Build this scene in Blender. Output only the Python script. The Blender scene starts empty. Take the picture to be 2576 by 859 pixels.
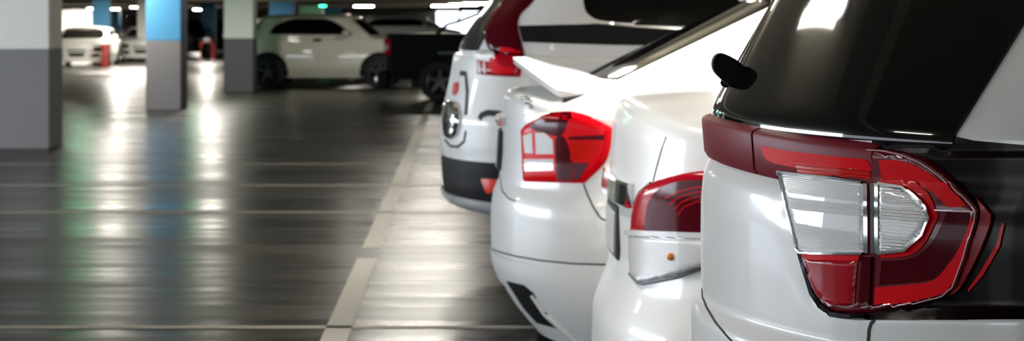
import bpy, bmesh, math, random
from mathutils import Vector, Matrix, geometry
from mathutils.bvhtree import BVHTree
random.seed(7)
S = bpy.context.scene
COL = S.collection
PI = math.pi

# ------------------------------------------------------------------ camera
F, H, VX, VY = 5300.0, 1.30, 1165.0, 60.0          # focal length in px of the 2576 wide frame, eye height, aisle direction
cam_d = bpy.data.cameras.new('camera')
cam = bpy.data.objects.new('camera', cam_d); COL.objects.link(cam)
cam.location = (0, 0, H); cam.rotation_euler = (PI/2, 0, 0)
cam_d.sensor_width = 36; cam_d.lens = 36*F/2576
cam_d.shift_x = (1288-VX)/2576; cam_d.shift_y = -(429.5-VY)/2576
cam_d.clip_end = 400; cam_d.clip_start = 0.05
cam_d.dof.use_dof = True; cam_d.dof.focus_distance = 3.45; cam_d.dof.aperture_fstop = 36*F/2576/8.0
S.camera = cam

# ------------------------------------------------------------------ light and exposure
vs = S.view_settings
vs.view_transform = 'Standard'; vs.look = 'None'; vs.gamma = 1; vs.use_curve_mapping = False
vs.exposure = 0.75
w = bpy.data.worlds.new('sky'); S.world = w; w.use_nodes = True
w.node_tree.nodes['Background'].inputs[0].default_value = (0.80, 0.90, 1.0, 1)
w.node_tree.nodes['Background'].inputs[1].default_value = 2.5
LAMP_W = 1.0            # overall scale of the ceiling tubes
DAY_W = 1.0             # overall scale of daylight through the openings

def area(name, loc, rot, sx, sy, power, col, parent=None, spread=PI):
    l = bpy.data.lights.new(name, 'AREA'); l.shape = 'RECTANGLE'; l.size = sx; l.size_y = sy
    l.energy = power; l.color = col; l.spread = spread
    o = bpy.data.objects.new(name, l); COL.objects.link(o); o.location = loc; o.rotation_euler = rot
    if parent: o.parent = parent; o.location = Vector(loc)-parent.location
    return o
# daylight coming in through the long opening on the left side and an added one behind the camera
area('daylight', (-13.7, 15, 1.55), (0, -PI/2, 0), 1.2, 13, 640*DAY_W, (0.80, 0.89, 1.0))
area('daylight', (-10.4, -5.9, 1.3), (PI/2, 0, 0), 4.6, 1.7, 110*DAY_W, (0.95, 0.97, 1.0))  # added light behind the camera, brightens the column fronts

# ------------------------------------------------------------------ materials
MATS = {}
def nodes_of(name):
    m = bpy.data.materials.new(name); m.use_nodes = True; MATS[name] = m
    nt = m.node_tree; return m, nt, nt.nodes['Principled BSDF']
def mat(name, col, rough=0.4, metal=0.0, coat=0.0, spec=0.5, emit=None, es=1.0, bump=None):
    m, nt, b = nodes_of(name)
    b.inputs['Base Color'].default_value = (*col, 1); b.inputs['Roughness'].default_value = rough
    b.inputs['Metallic'].default_value = metal; b.inputs['Coat Weight'].default_value = coat
    b.inputs['Coat Roughness'].default_value = 0.03
    b.inputs['Specular IOR Level'].default_value = spec
    if emit:
        b.inputs['Emission Color'].default_value = (*emit, 1); b.inputs['Emission Strength'].default_value = es
    if bump:                                        # (kind, scale vec, strength, distance)
        kind, sc, st, dist = bump
        tc = nt.nodes.new('ShaderNodeTexCoord'); mp = nt.nodes.new('ShaderNodeMapping')
        mp.inputs['Scale'].default_value = sc
        nt.links.new(tc.outputs['Object'], mp.inputs[0])
        t = nt.nodes.new('ShaderNodeTexWave' if kind.startswith('wave') else 'ShaderNodeTexNoise')
        if kind.startswith('wave'):
            t.bands_direction = kind[-1]; t.inputs['Scale'].default_value = 1.0
            t.inputs['Distortion'].default_value = 0.25
        else:
            t.inputs['Scale'].default_value = 1.0; t.inputs['Detail'].default_value = 4
        nt.links.new(mp.outputs[0], t.inputs[0])
        bp = nt.nodes.new('ShaderNodeBump'); bp.inputs['Strength'].default_value = st; bp.inputs['Distance'].default_value = dist
        nt.links.new(t.outputs[1 if kind == 'noise' else 0], bp.inputs['Height']) if False else nt.links.new(t.outputs[0] if kind=='noise' else t.outputs[1], bp.inputs['Height'])
        nt.links.new(bp.outputs[0], b.inputs['Normal'])
    return m
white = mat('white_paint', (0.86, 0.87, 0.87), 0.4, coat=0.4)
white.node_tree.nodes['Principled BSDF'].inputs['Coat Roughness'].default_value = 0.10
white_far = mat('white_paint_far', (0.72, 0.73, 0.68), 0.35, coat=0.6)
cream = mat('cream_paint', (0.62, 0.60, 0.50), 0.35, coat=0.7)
black_paint = mat('black_paint', (0.002, 0.002, 0.003), 0.4, coat=0.0, spec=0.06)
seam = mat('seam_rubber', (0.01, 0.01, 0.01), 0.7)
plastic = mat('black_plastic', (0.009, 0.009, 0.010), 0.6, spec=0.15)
grey_plastic = mat('dark_grey_plastic', (0.03, 0.033, 0.04), 0.45)
glass = mat('tinted_glass', (0.002, 0.002, 0.002), 0.05, spec=0.14)
dusty_glass = None
tyre_m = mat('tyre_rubber', (0.010, 0.010, 0.010), 0.8)
rim_m = mat('alloy_rim', (0.06, 0.06, 0.065), 0.3, metal=0.9)
chrome = mat('chrome', (0.75, 0.77, 0.78), 0.12, metal=1.0)
reflector = mat('lamp_reflector', (0.94, 0.95, 0.97), 0.28, metal=0.25, coat=0.6, bump=('waveZ', (1, 1, 60), 0.5, 0.003))
reflector_fine = mat('lamp_reflector_grid', (0.97, 0.98, 1.0), 0.3, metal=0.12, coat=0.6, bump=('waveZ', (1, 1, 110), 0.5, 0.002))
red_bright = mat('red_lens', (0.82, 0.002, 0.010), 0.3, coat=0.05, spec=0.08)
red_rib = mat('red_ribbed_lens', (0.80, 0.010, 0.006), 0.3, coat=0.2, spec=0.25, bump=('waveZ', (1, 1, 45), 0.8, 0.004))
red_mid = mat('deep_red_lens', (0.42, 0.002, 0.014), 0.18, coat=0.18, spec=0.18)
red_dark = mat('dark_red_lens', (0.075, 0.001, 0.006), 0.15, coat=0.06, spec=0.1)
maroon = mat('maroon_lens', (0.16, 0.006, 0.018), 0.18, coat=0.35, spec=0.3)
strip_m = mat('strip_lens', (0.21, 0.018, 0.032), 0.38, spec=0.12)
blackred = mat('black_red_lens', (0.005, 0.0004, 0.001), 0.2, coat=0.0, spec=0.07)
amber = mat('amber_bulb', (0.8, 0.25, 0.05), 0.3)
plate_m = mat('plate_white', (0.6, 0.6, 0.6), 0.4)
tube_m = mat('tube_glow', (1, 1, 1), 0.5, emit=(1.0, 0.95, 0.86), es=60)
green_m = mat('green_glow', (0, 0.3, 0.15), 0.5, emit=(0.05, 1.0, 0.40), es=9)
housing_m = mat('lamp_housing', (0.6, 0.6, 0.58), 0.5)
concrete_m = mat('ceiling_concrete', (0.46, 0.42, 0.34), 0.8)
wallm = mat('wall_paint', (0.55, 0.55, 0.52), 0.7)
wall_bright = mat('white_wall_paint', (0.85, 0.85, 0.82), 0.7)
barrier_red = mat('barrier_red', (0.65, 0.03, 0.03), 0.5)
barrier_white = mat('barrier_white', (0.7, 0.62, 0.62), 0.5)
paint_line = mat('line_paint', (0.42, 0.40, 0.35), 0.55, bump=('noise', (30, 30, 30), 0.3, 0.002))
paint_thin = mat('thin_line_paint', (0.36, 0.34, 0.28), 0.55)

def col_mat(name, c):
    m = mat(name, c, 0.55, bump=('noise', (9, 9, 9), 0.15, 0.01)); return m
col_white = col_mat('column_white', (0.90, 0.90, 0.85))
col_green = col_mat('column_pale_green', (0.66, 0.75, 0.68))
col_blue = col_mat('column_blue', (0.085, 0.36, 0.64))
col_grey = col_mat('column_grey', (0.235, 0.23, 0.235))
col_dark = col_mat('column_dark_grey', (0.075, 0.085, 0.09))
col_red = col_mat('column_red', (0.20, 0.05, 0.05))

def floor_material():
    m, nt, b = nodes_of('floor_sealed_concrete')
    N = nt.nodes; Lk = nt.links
    tc = N.new('ShaderNodeTexCoord')
    def noise(scale, detail, sc=1):
        mp = N.new('ShaderNodeMapping'); mp.inputs['Scale'].default_value = scale; Lk.new(tc.outputs['Object'], mp.inputs[0])
        n = N.new('ShaderNodeTexNoise'); n.inputs['Scale'].default_value = sc; n.inputs['Detail'].default_value = detail
        Lk.new(mp.outputs[0], n.inputs[0]); return n
    n1 = noise((0.35, 1.3, 1), 5); n2 = noise((0.6, 5, 1), 4); n3 = noise((25, 25, 25), 2)
    mx = N.new('ShaderNodeMath'); mx.operation = 'ADD'; Lk.new(n1.outputs[0], mx.inputs[0]); Lk.new(n2.outputs[0], mx.inputs[1])
    r = N.new('ShaderNodeValToRGB')
    r.color_ramp.elements[0].position = 0.38; r.color_ramp.elements[0].color = (0.009, 0.0088, 0.006, 1)
    r.color_ramp.elements[1].position = 0.62; r.color_ramp.elements[1].color = (0.036, 0.033, 0.025, 1)
    hl = N.new('ShaderNodeMath'); hl.operation = 'MULTIPLY'; hl.inputs[1].default_value = 0.5
    Lk.new(mx.outputs[0], hl.inputs[0]); Lk.new(hl.outputs[0], r.inputs[0]); Lk.new(r.outputs[0], b.inputs['Base Color'])
    r2 = N.new('ShaderNodeMapRange'); r2.inputs[1].default_value = 0.35; r2.inputs[2].default_value = 0.65
    r2.inputs[3].default_value = 0.21; r2.inputs[4].default_value = 0.38
    Lk.new(hl.outputs[0], r2.inputs[0]); Lk.new(r2.outputs[0], b.inputs['Roughness'])
    bp = N.new('ShaderNodeBump'); bp.inputs['Strength'].default_value = 0.2; bp.inputs['Distance'].default_value = 0.012
    Lk.new(n2.outputs[0], bp.inputs['Height']); Lk.new(bp.outputs[0], b.inputs['Normal'])
    b.inputs['Specular IOR Level'].default_value = 0.36
    return m
floor_m = floor_material()

# ------------------------------------------------------------------ helpers
def tag(o, label=None, cat=None, group=None, kind=None):
    if label: o['label'] = label
    if cat: o['category'] = cat
    if group: o['group'] = group
    if kind: o['kind'] = kind
    return o
def thing(name, loc, label, cat, group=None, rotz=0):
    o = bpy.data.objects.new(name, None); COL.objects.link(o); o.location = loc; o.rotation_euler = (0, 0, rotz)
    o.empty_display_size = 0.1
    return tag(o, label, cat, group)
def obj(name, bm, mats, parent=None, smooth=True, world=True, label=None, sharp=35):
    me = bpy.data.meshes.new(name); bmesh.ops.recalc_face_normals(bm, faces=bm.faces) if False else None
    bm.to_mesh(me); bm.free()
    for m in (mats if isinstance(mats, (list, tuple)) else [mats]): me.materials.append(m)
    if parent is not None and world:
        p = Vector((0, 0, 0)); q = parent
        while q is not None: p += q.location; q = q.parent
        me.transform(Matrix.Translation(-p))
    for p_ in me.polygons: p_.use_smooth = smooth
    if smooth: me.set_sharp_from_angle(angle=math.radians(sharp))
    o = bpy.data.objects.new(name, me); COL.objects.link(o)
    if parent is not None: o.parent = parent
    if label: o['label'] = label
    return o
def add_box(bm, x0, x1, y0, y1, z0, z1, bevel=0, mi=0):
    vs_ = [bm.verts.new(p) for p in [(x0,y0,z0),(x1,y0,z0),(x1,y1,z0),(x0,y1,z0),(x0,y0,z1),(x1,y0,z1),(x1,y1,z1),(x0,y1,z1)]]
    fs = [bm.faces.new([vs_[i] for i in f]) for f in [(0,3,2,1),(4,5,6,7),(0,1,5,4),(1,2,6,5),(2,3,7,6),(3,0,4,7)]]
    for f in fs: f.material_index = mi
    if bevel:
        es = set(e for f in fs for e in f.edges)
        r = bmesh.ops.bevel(bm, geom=list(es), offset=bevel, segments=2, profile=0.5, affect='EDGES')
    return bm
def box(*a, **k): return add_box(bmesh.new(), *a, **k)
def add_tube(bm, pts, r, n=10, cap=True):
    pts = [Vector(p) for p in pts]; rings = []
    for i, p in enumerate(pts):
        d = (pts[min(i+1, len(pts)-1)]-pts[max(i-1, 0)]).normalized()
        a = d.cross(Vector((0, 0, 1))); a = a if a.length > 0.05 else d.cross(Vector((1, 0, 0))); a.normalize(); b = d.cross(a)
        rr = r[i] if isinstance(r, (list, tuple)) else r
        rings.append([bm.verts.new(p + (a*math.cos(2*PI*k/n)+b*math.sin(2*PI*k/n))*rr) for k in range(n)])
    for i in range(len(rings)-1):
        for k in range(n): bm.faces.new([rings[i][k], rings[i][(k+1) % n], rings[i+1][(k+1) % n], rings[i+1][k]])
    if cap: bm.faces.new(rings[0][::-1]); bm.faces.new(rings[-1])
    bmesh.ops.recalc_face_normals(bm, faces=bm.faces)
    return bm
def lerp_table(tab):
    tab = sorted(tab)
    def f(z):
        if z <= tab[0][0]: return tab[0][1]
        if z >= tab[-1][0]: return tab[-1][1]
        for (a, va), (b, vb) in zip(tab, tab[1:]):
            if z <= b:
                t = (z-a)/(b-a); 
                return va + (vb-va)*t
    def g(z, h=0.012):                                  # lightly smoothed
        return (f(z-h)+2*f(z-h/2)+2*f(z)+2*f(z+h/2)+f(z+h))/8
    return g

class Loft:
    """Closed body shell: a rounded rectangle in plan whose rear, front and width change with height, closed by a rounded top."""
    def __init__(s, yc, Xr, Xf, W, zs, ztop, Lr=0.6, Lf=0.6, nr=2.0, nf=2.4, ncol=48, r=0.04, crown=0.03, cap=True, zcut=None, inset=0.75, splits=()):
        s.yc, s.Xr, s.Xf, s.W, s.Lr, s.Lf, s.nr, s.nf = yc, Xr, Xf, W, Lr, Lf, nr, nf
        cols = []
        for i in range(ncol+1): cols.append(('r', -1+2*i/ncol))
        for i in range(1, 16): cols.append(('sp', i/16))            # near side (towards -y), tail to nose
        for i in range(ncol//2+1): cols.append(('f', 1-2*i/(ncol//2)))
        for i in range(15, 0, -1): cols.append(('sn', i/16))
        s.cols = cols; s.grid = []; s.rz = []
        zc = zs[-1]
        for z in zs: s.grid.append([s.P(c, z) for c in cols]); s.rz.append(z)
        s.n_wall = len(s.grid)
        if cap:
            def zt(p): return ztop(p[0], (s.yc-p[1]))
            for f in (0.34, 0.67, 1.0):
                row = []
                for c in cols:
                    p = s.P(c, zc); z = zc+(zt(p)-r-zc)*f; row.append(s.P(c, z))
                s.grid.append(row)
            top = s.grid[-1]
            for k, ph in enumerate((22, 45, 68, 90)):
                a = math.radians(ph); row = []
                for j, c in enumerate(cols):
                    p = top[j]; q = top[j-1]; q2 = top[(j+1) % len(cols)]
                    t = (q2-q); n = Vector((t.y, -t.x, 0)); 
                    n = n.normalized() if n.length > 1e-6 else Vector((0, 0, 0))
                    ins = s.inward(p, n)
                    row.append(p + ins*r*(1-math.cos(a)) + Vector((0, 0, r*math.sin(a))))
                s.grid.append(row)
            edge = s.grid[-1]; xa = min(p.x for p in edge)+inset; xb = max(p.x for p in edge)-inset
            for k in (0.05, 0.12, 0.25, 0.42, 0.62, 0.82, 1.0):
                row = []
                for p in edge:
                    xs = min(max(p.x, xa), xb); e = Vector((xs, s.yc, 0))
                    q = Vector((p.x+(e.x-p.x)*k, p.y+(e.y-p.y)*k, 0))
                    zz = ztop(q.x, s.yc-q.y)
                    base = zz; q.z = base + crown*(1-(1-k)**2)
                    row.append(q)
                s.grid.append(row)
    def inward(s, p, n):
        c = Vector((p.x, s.yc, p.z)); d = c-p
        cx = (min(max(p.x, s.Xr(p.z)+0.8), s.Xf(p.z)-0.8)); d = Vector((cx-p.x, s.yc-p.y, 0))
        return n if n.dot(d) > 0 else -n
    def P(s, c, z, off=0.0):
        kind, a = c; W = s.W(z)
        if kind in 'rf':
            L, n = (s.Lr, s.nr) if kind == 'r' else (s.Lf, s.nf)
            th = a*PI/2; sn, cs = math.sin(th), max(math.cos(th), 0)
            t = W*math.copysign(abs(sn)**(2/n), sn); x = L*(1-cs**(2/n))
            X = s.Xr(z)+x if kind == 'r' else s.Xf(z)-x
        else:
            t = W if kind == 'sp' else -W
            x0, x1 = s.Xr(z)+s.Lr, s.Xf(z)-s.Lf; X = x0+(x1-x0)*a
        return Vector((X, s.yc-t, z))
    def Pn(s, a, z):                                     # point and outward plan normal on the rear wrap
        p = s.P(('r', a), z); q1 = s.P(('r', max(a-0.02, -1)), z); q2 = s.P(('r', min(a+0.02, 1)), z)
        t = (q2-q1).normalized(); n = Vector((t.y, -t.x, 0))
        if n.dot(Vector((s.Xr(z)+1.0, s.yc, z))-p) > 0: n = -n
        return p, n
    def bm(s, keep=None, disp=None, close=False):
        b = bmesh.new(); nc = len(s.cols); V = {}
        def v(i, j):
            j %= nc
            if (i, j) not in V:
                p = s.grid[i][j].copy()
                V[(i, j)] = b.verts.new(p)
            return V[(i, j)]
        for i in range(len(s.grid)-1):
            for j in range(nc):
                if keep and not keep(i, j): continue
                vs_ = [v(i, j), v(i, j+1), v(i+1, j+1), v(i+1, j)]
                try: b.faces.new(vs_)
                except ValueError: pass
        if close and s.grid:
            try: b.faces.new([v(0, j) for j in range(nc)])
            except ValueError: pass
        bmesh.ops.remove_doubles(b, verts=b.verts, dist=1e-5)
        bmesh.ops.recalc_face_normals(b, faces=b.faces)
        # recalc may pick inside for open shells: test one face against the centre
        if b.faces:
            sc = 0
            b.faces.ensure_lookup_table()
            for f in list(b.faces)[::max(1, len(b.faces)//60)]:
                c = f.calc_center_median(); cx = Vector((min(max(c.x, s.Xr(c.z)+1), s.Xf(c.z)-1), s.yc, 0.6))
                sc += f.calc_area()*(1 if f.normal.dot(c-cx) > 0 else -1)
            if sc < 0: bmesh.ops.reverse_faces(b, faces=b.faces)
        return b
def tree_of(*bms):
    V, P = [], []
    for b in bms:
        o = len(V); b.verts.ensure_lookup_table(); b.verts.index_update()
        V += [v.co.copy() for v in b.verts]; P += [[v.index+o for v in f.verts] for f in b.faces]
    return BVHTree.FromPolygons(V, P)

def smooth_poly(pts, n=4, sharp=()):
    out = []; N = len(pts)
    for i in range(N):
        p0, p1, p2, p3 = [Vector(pts[(i+k) % N]) for k in (-1, 0, 1, 2)]
        if i in sharp: p0 = p1
        if (i+1) % N in sharp: p3 = p2
        for k in range(n):
            t = k/n
            q = 0.5*((2*p1)+(p2-p0)*t+(2*p0-5*p1+4*p2-p3)*t*t+(3*p1-p0-3*p2+p3)*t**3)
            out.append((q.x, q.y))
    return out
def dist_to_poly(p, poly):
    best = 1e9
    for i in range(len(poly)):
        ax, ay = poly[i]; bx, by = poly[(i+1) % len(poly)]
        dx, dy = bx-ax, by-ay; L = dx*dx+dy*dy
        t = 0 if L == 0 else max(0, min(1, ((p[0]-ax)*dx+(p[1]-ay)*dy)/L))
        d = math.hypot(p[0]-ax-dx*t, p[1]-ay-dy*t)
        if d < best: best = d
    return best
def from_eye(tree):                                      # where the sight line of a point of the frame meets the shell
    def f(u, v):
        d = Vector(((u-VX)/F, 1, (VY-v)/F)); o = Vector((0, 0, H)); d.normalize()
        p, n, _, _ = tree.ray_cast(o, d)
        if p is None:
            return None
        if n.dot(d) > 0: n = -n
        return p, n
    return f
def sideways(tree, y0=-5, dy=1):                           # (x, z) drawn on the flank
    def f(u, v):
        p, n, _, _ = tree.ray_cast(Vector((u, y0, v)), Vector((0, dy, 0)))
        if p is None: return None
        if n.y*dy > 0: n = -n
        return p, n
    return f
def lengthways(tree, x0=-3, dx=1):                         # (y, z) drawn on the tail or the nose
    def f(u, v):
        p, n, _, _ = tree.ray_cast(Vector((x0, u, v)), Vector((dx, 0, 0)))
        if p is None: return None
        if n.x*dx > 0: n = -n
        return p, n
    return f
def patch(poly, mapper, off=0.003, th=0.012, step=8.0, bulge=0.0, bw=20.0, bm=None, mirror=None):
    """A solid plate with the given outline that follows the shell beneath it."""
    poly = [tuple(p) for p in poly]
    # densify the outline
    out = []
    for i in range(len(poly)):
        a, b = poly[i], poly[(i+1) % len(poly)]
        L = math.hypot(b[0]-a[0], b[1]-a[1]); k = max(1, int(L/step+0.5))
        for q in range(k): out.append((a[0]+(b[0]-a[0])*q/k, a[1]+(b[1]-a[1])*q/k))
    n = len(out); pts = [Vector(p) for p in out]
    x0, x1 = min(p[0] for p in out), max(p[0] for p in out); y0, y1 = min(p[1] for p in out), max(p[1] for p in out)
    ny = int((y1-y0)/step); nx = int((x1-x0)/step)
    def inside(x, y):
        c = False
        for i in range(n):
            ax, ay = out[i]; bx, by = out[i-1]
            if (ay > y) != (by > y) and x < (bx-ax)*(y-ay)/(by-ay)+ax: c = not c
        return c
    for j in range(1, ny+1):
        for i in range(1, nx+1):
            x, y = x0+(i-0.5*(j % 2))*step, y0+j*step
            if inside(x, y) and dist_to_poly((x, y), out) > step*0.45: pts.append(Vector((x, y)))
    V, E, Fc, *_ = geometry.delaunay_2d_cdt(pts, [], [list(range(n))], 1, 1e-6*max(1, abs(x1)))
    b = bm or bmesh.new()
    fr, bk = [], []
    for p in V:
        h = mapper(p.x, p.y)
        if h is None: fr.append(None); bk.append(None); continue
        P, N = h
        o = off
        if bulge:
            d = min(1.0, dist_to_poly((p.x, p.y), out)/bw); o += bulge*math.sqrt(max(0, 1-(1-d)**2))
        fr.append(b.verts.new(P+N*o)); bk.append(b.verts.new(P+N*(off-th)))
    cnt = {}
    newf = []
    for f in Fc:
        if any(fr[i] is None for i in f): continue
        A = (V[f[1]]-V[f[0]]).cross(V[f[2]]-V[f[0]]) if False else 0
        newf.append(b.faces.new([fr[i] for i in f]))
        newf.append(b.faces.new([bk[i] for i in reversed(f)]))
        for k in range(len(f)):
            e = (f[k], f[(k+1) % len(f)]); 
            if (e[1], e[0]) in cnt: del cnt[(e[1], e[0])]
            else: cnt[e] = 1
    for (i, j) in cnt: newf.append(b.faces.new([fr[j], fr[i], bk[i], bk[j]]))
    loose = [v for v in b.verts if not v.link_faces]
    bmesh.ops.delete(b, geom=loose, context='VERTS')
    bmesh.ops.recalc_face_normals(b, faces=newf)
    return b
def ribbon(line, mapper, width, off=0.0015, step=6.0, bm=None, mi=0, th=0.006):
    """A thin strip along a line drawn on a shell."""
    pts = []
    for a, c in zip(line, line[1:]):
        L = math.hypot(c[0]-a[0], c[1]-a[1]); k = max(1, int(L/step))
        for q in range(k): pts.append((a[0]+(c[0]-a[0])*q/k, a[1]+(c[1]-a[1])*q/k))
    pts.append(line[-1]); hs = [mapper(*p) for p in pts]; hs = [h for h in hs if h]
    b = bm or bmesh.new(); prev = None
    for i, (P, N) in enumerate(hs):
        d = (hs[min(i+1, len(hs)-1)][0]-hs[max(i-1, 0)][0]); 
        if d.length < 1e-6: continue
        sd = d.normalized().cross(N).normalized()*width/2
        cur = [b.verts.new(P+sd+N*off), b.verts.new(P-sd+N*off), b.verts.new(P-sd-N*th), b.verts.new(P+sd-N*th)]
        if prev:
            for k in range(4):
                f = b.faces.new([prev[k], prev[(k+1) % 4], cur[(k+1) % 4], cur[k]]); f.material_index = mi
        prev = cur
    return b
def mirrored(o, yc, parent=None):
    """The same part on the other side of the car."""
    me = o.data.copy(); p = Vector((0, 0, 0)); q = o.parent
    while q is not None: p += q.location; q = q.parent
    me.transform(Matrix.Translation((0, -(yc-p.y), 0))); me.transform(Matrix.Scale(-1, 4, (0, 1, 0))); me.transform(Matrix.Translation((0, (yc-p.y), 0)))
    me.flip_normals()
    c = bpy.data.objects.new(o.name.split('.')[0], me); COL.objects.link(c); c.parent = parent or o.parent
    if 'label' in o: c['label'] = o['label']
    return c
def mirror_tree(o, yc):
    c = mirrored(o, yc)
    for ch in list(o.children): mirrored(ch, yc, c)
    return c
def wheel(parent, c, r=0.32, wd=0.20, face=-1, world=False, spokes=5):
    """Tyre with a spoked rim inside; axle along y, the face towards face*y."""
    c = Vector(c); b = bmesh.new(); n = 40; prof = [(-.5, .62), (-.5, .9), (-.40, .985), (-.2, 1), (.2, 1), (.40, .985), (.5, .9), (.5, .62)]
    rings = [[b.verts.new(c+Vector((r*q*math.cos(2*PI*k/n), wd*a, r*q*math.sin(2*PI*k/n)))) for k in range(n)] for a, q in prof]
    for i in range(len(rings)):
        for k in range(n):
            b.faces.new([rings[i][k], rings[i][(k+1) % n], rings[(i+1) % len(rings)][(k+1) % n], rings[(i+1) % len(rings)][k]])
    bmesh.ops.recalc_face_normals(b, faces=b.faces)
    t = obj('tyre', b, tyre_m, parent, world=world)
    b = bmesh.new(); y = face*wd*0.5
    R = r*0.66
    for (ra, rb, ya, yb) in ((R, R*0.90, y*0.95, y*1.02), (R*0.90, R*0.86, y*1.02, y*0.3)):
        A = [b.verts.new(c+Vector((ra*math.cos(2*PI*k/n), ya, ra*math.sin(2*PI*k/n)))) for k in range(n)]
        B = [b.verts.new(c+Vector((rb*math.cos(2*PI*k/n), yb, rb*math.sin(2*PI*k/n)))) for k in range(n)]
        for k in range(n): b.faces.new([A[k], A[(k+1) % n], B[(k+1) % n], B[k]])
    for s_ in range(spokes):
        a = 2*PI*s_/spokes+0.3; d = Vector((math.cos(a), 0, math.sin(a))); e = Vector((-math.sin(a), 0, math.cos(a)))
        q = []
        for rr, ww, yy in ((R*0.12, .10, y*0.9), (R*0.95, .055, y*0.98)):
            for sg in (-1, 1):
                for dy in (0, -face*0.03): q.append(b.verts.new(c+d*rr+e*sg*ww*R*1.6+Vector((0, yy+dy, 0))))
        for f in ((0, 2, 6, 4), (1, 3, 7, 5), (0, 4, 5, 1), (2, 6, 7, 3), (4, 6, 7, 5)): b.faces.new([q[i] for i in f])
    C = [b.verts.new(c+Vector((R*0.2*math.cos(2*PI*k/12), y*0.95, R*0.2*math.sin(2*PI*k/12)))) for k in range(12)]; b.faces.new(C)
    D = [b.verts.new(c+Vector((R*0.99*math.cos(2*PI*k/n), y*0.25, R*0.99*math.sin(2*PI*k/n)))) for k in range(n)]
    bmesh.ops.recalc_face_normals(b, faces=b.faces)
    obj('rim', b, rim_m, t, world=world)
    b = bmesh.new(); D = [b.verts.new(c+Vector((R*math.cos(2*PI*k/n), y*0.2, R*math.sin(2*PI*k/n)))) for k in range(n)]
    D2 = [b.verts.new(c+Vector((R*math.cos(2*PI*k/n), y*0.1, R*math.sin(2*PI*k/n)))) for k in range(n)]
    b.faces.new(D); b.faces.new(D2[::-1])
    for k in range(n): b.faces.new([D[k], D[(k+1) % n], D2[(k+1) % n], D2[k]])
    bmesh.ops.recalc_face_normals(b, faces=b.faces)
    obj('brake_disc', b, plastic, t, world=world)
    return t
def frange(a, b, n): return [a+(b-a)*i/(n-1) for i in range(n)]

# ------------------------------------------------------------------ the garage
CEIL = 2.32
def struct(name, bm, m, parent=None, smooth=False):
    o = obj(name, bm, m, parent, smooth=smooth)
    if parent is None: o['kind'] = 'structure'
    return o
fl = struct('floor', box(-22, 10, -6, 150, -0.2, 0), floor_m)
struct('ceiling', box(-22, 10, -6, 150, CEIL, CEIL+0.25), concrete_m)
for i, y in enumerate([4.4+9.2*k for k in range(16)]):
    struct('trim_%d' % (i+1), box(-14 if y < 30 else -22, 10, y-0.2, y+0.2, 2.14, CEIL), concrete_m)
struct('wall_left', add_box(add_box(box(-14.2, -14, -6, 30, 0, 0.95), -14.2, -14, -6, 30, 2.15, CEIL), -22, -14, 29.8, 30, 0, CEIL), wallm)
struct('wall_side', box(-22.2, -22, 30, 150, 0, CEIL), wallm)
struct('wall_right', box(10, 10.2, -6, 150, 0, CEIL), wallm)
struct('wall_front', add_box(add_box(box(-14, -12.8, -6.2, -6, 0, CEIL), -8, 10, -6.2, -6, 0, CEIL), -12.8, -8, -6.2, -6, 0, 0.4), mat('dark_wall_paint', (0.05, 0.05, 0.05), 0.8))  # gap in this unseen wall is added for the light behind the camera
wb = box(-22, -1.9, 150, 150.2, 0, CEIL); add_box(wb, 2.6, 10, 150, 150.2, 0, CEIL); add_box(wb, -1.9, 2.6, 150, 150.2, 0, 0.3)
struct('wall_back', wb, wallm)
def line_on_floor(x0, x1, y0, y1, m, label):
    o = obj('painted_line', box(x0, x1, y0, y1, 0.0005, 0.003), m, fl, smooth=False, label=label)
LX = (-0.585, -0.475)
def gy(py): return H*F/(py-VY)
for (a, b) in ((-2, gy(652)), (gy(625), gy(288)), (gy(280), gy(238))):
    line_on_floor(LX[0], LX[1], min(a, b), max(a, b), paint_line, 'wide worn cream bay line')
for py, wd in ((825, 0.07), (535, 0.075), (467, 0.08), (413, 0.06)):
    y = gy(py); line_on_floor(-13.9, 1.2, y-wd/2, y+wd/2, paint_thin, 'thin pale line across the aisle')

# ------------------------------------------------------------------ columns
def column(x0, x1, y, depth, zb, up, lo, label, group=None):
    t = thing('concrete_column', ((x0+x1)/2, y+depth/2, 0), label, 'column', group)
    obj('painted_shaft', box(x0, x1, y, y+depth, zb, CEIL-0.001, bevel=0.012), up, t, smooth=False)
    obj('painted_base', box(x0-0.001, x1+0.001, y-0.001, y+depth+0.001, 0.0, zb, bevel=0.012), lo, t, smooth=False)
    return t
def X(px, y): return (px-VX)*y/F
Y1, Y2, Y3 = 21.85, 31.6, 40.0
column(X(-8, Y1), X(124, Y1), Y1, 0.72, 1.035, col_white, col_grey, 'big white and grey painted square column, nearest the camera at the left edge')
column(X(367, Y2), X(455, Y2), Y2, 0.76, 1.045, col_blue, col_grey, 'square column painted bright blue above and grey below, left of the pale green one')
column(X(563, Y3), X(637, Y3), Y3, 0.70, 1.02, col_green, col_dark, 'pale green and dark grey column just left of the white hatchback')
column(X(232, 70), X(274, 70), 70, 0.5, 0.84, col_blue, col_red, 'small distant blue column with dark red base between two white sports cars')
column(X(345, 72), X(366, 72), 72, 0.5, 0.75, col_white, col_grey, 'slim distant white column touching the left edge of the bright blue one')
column(X(505, 84), X(540, 84), 84, 0.6, 0.95, col_blue, col_dark, 'dim distant blue column behind the red and white barrier')
column(X(677, 78), X(739, 78), 78, 0.7, 0.9, col_blue, col_dark, 'distant wide blue column above the roof of the white hatchback')
column(X(752, 100), X(812, 100), 100, 0.7, 0.9, col_white, col_dark, 'distant pale column beside the green lamp above the hatchback roof')
column(X(815, 106), X(856, 106), 106, 0.7, 0.9, col_mat('column_teal', (0.02, 0.22, 0.34)), col_dark, 'distant dark teal column right of the green lamp')
column(X(276, 110), X(299, 110), 110, 0.7, 0.8, col_blue, col_dark, 'tiny light blue column far away, right of the lamp glow at the left')
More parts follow.
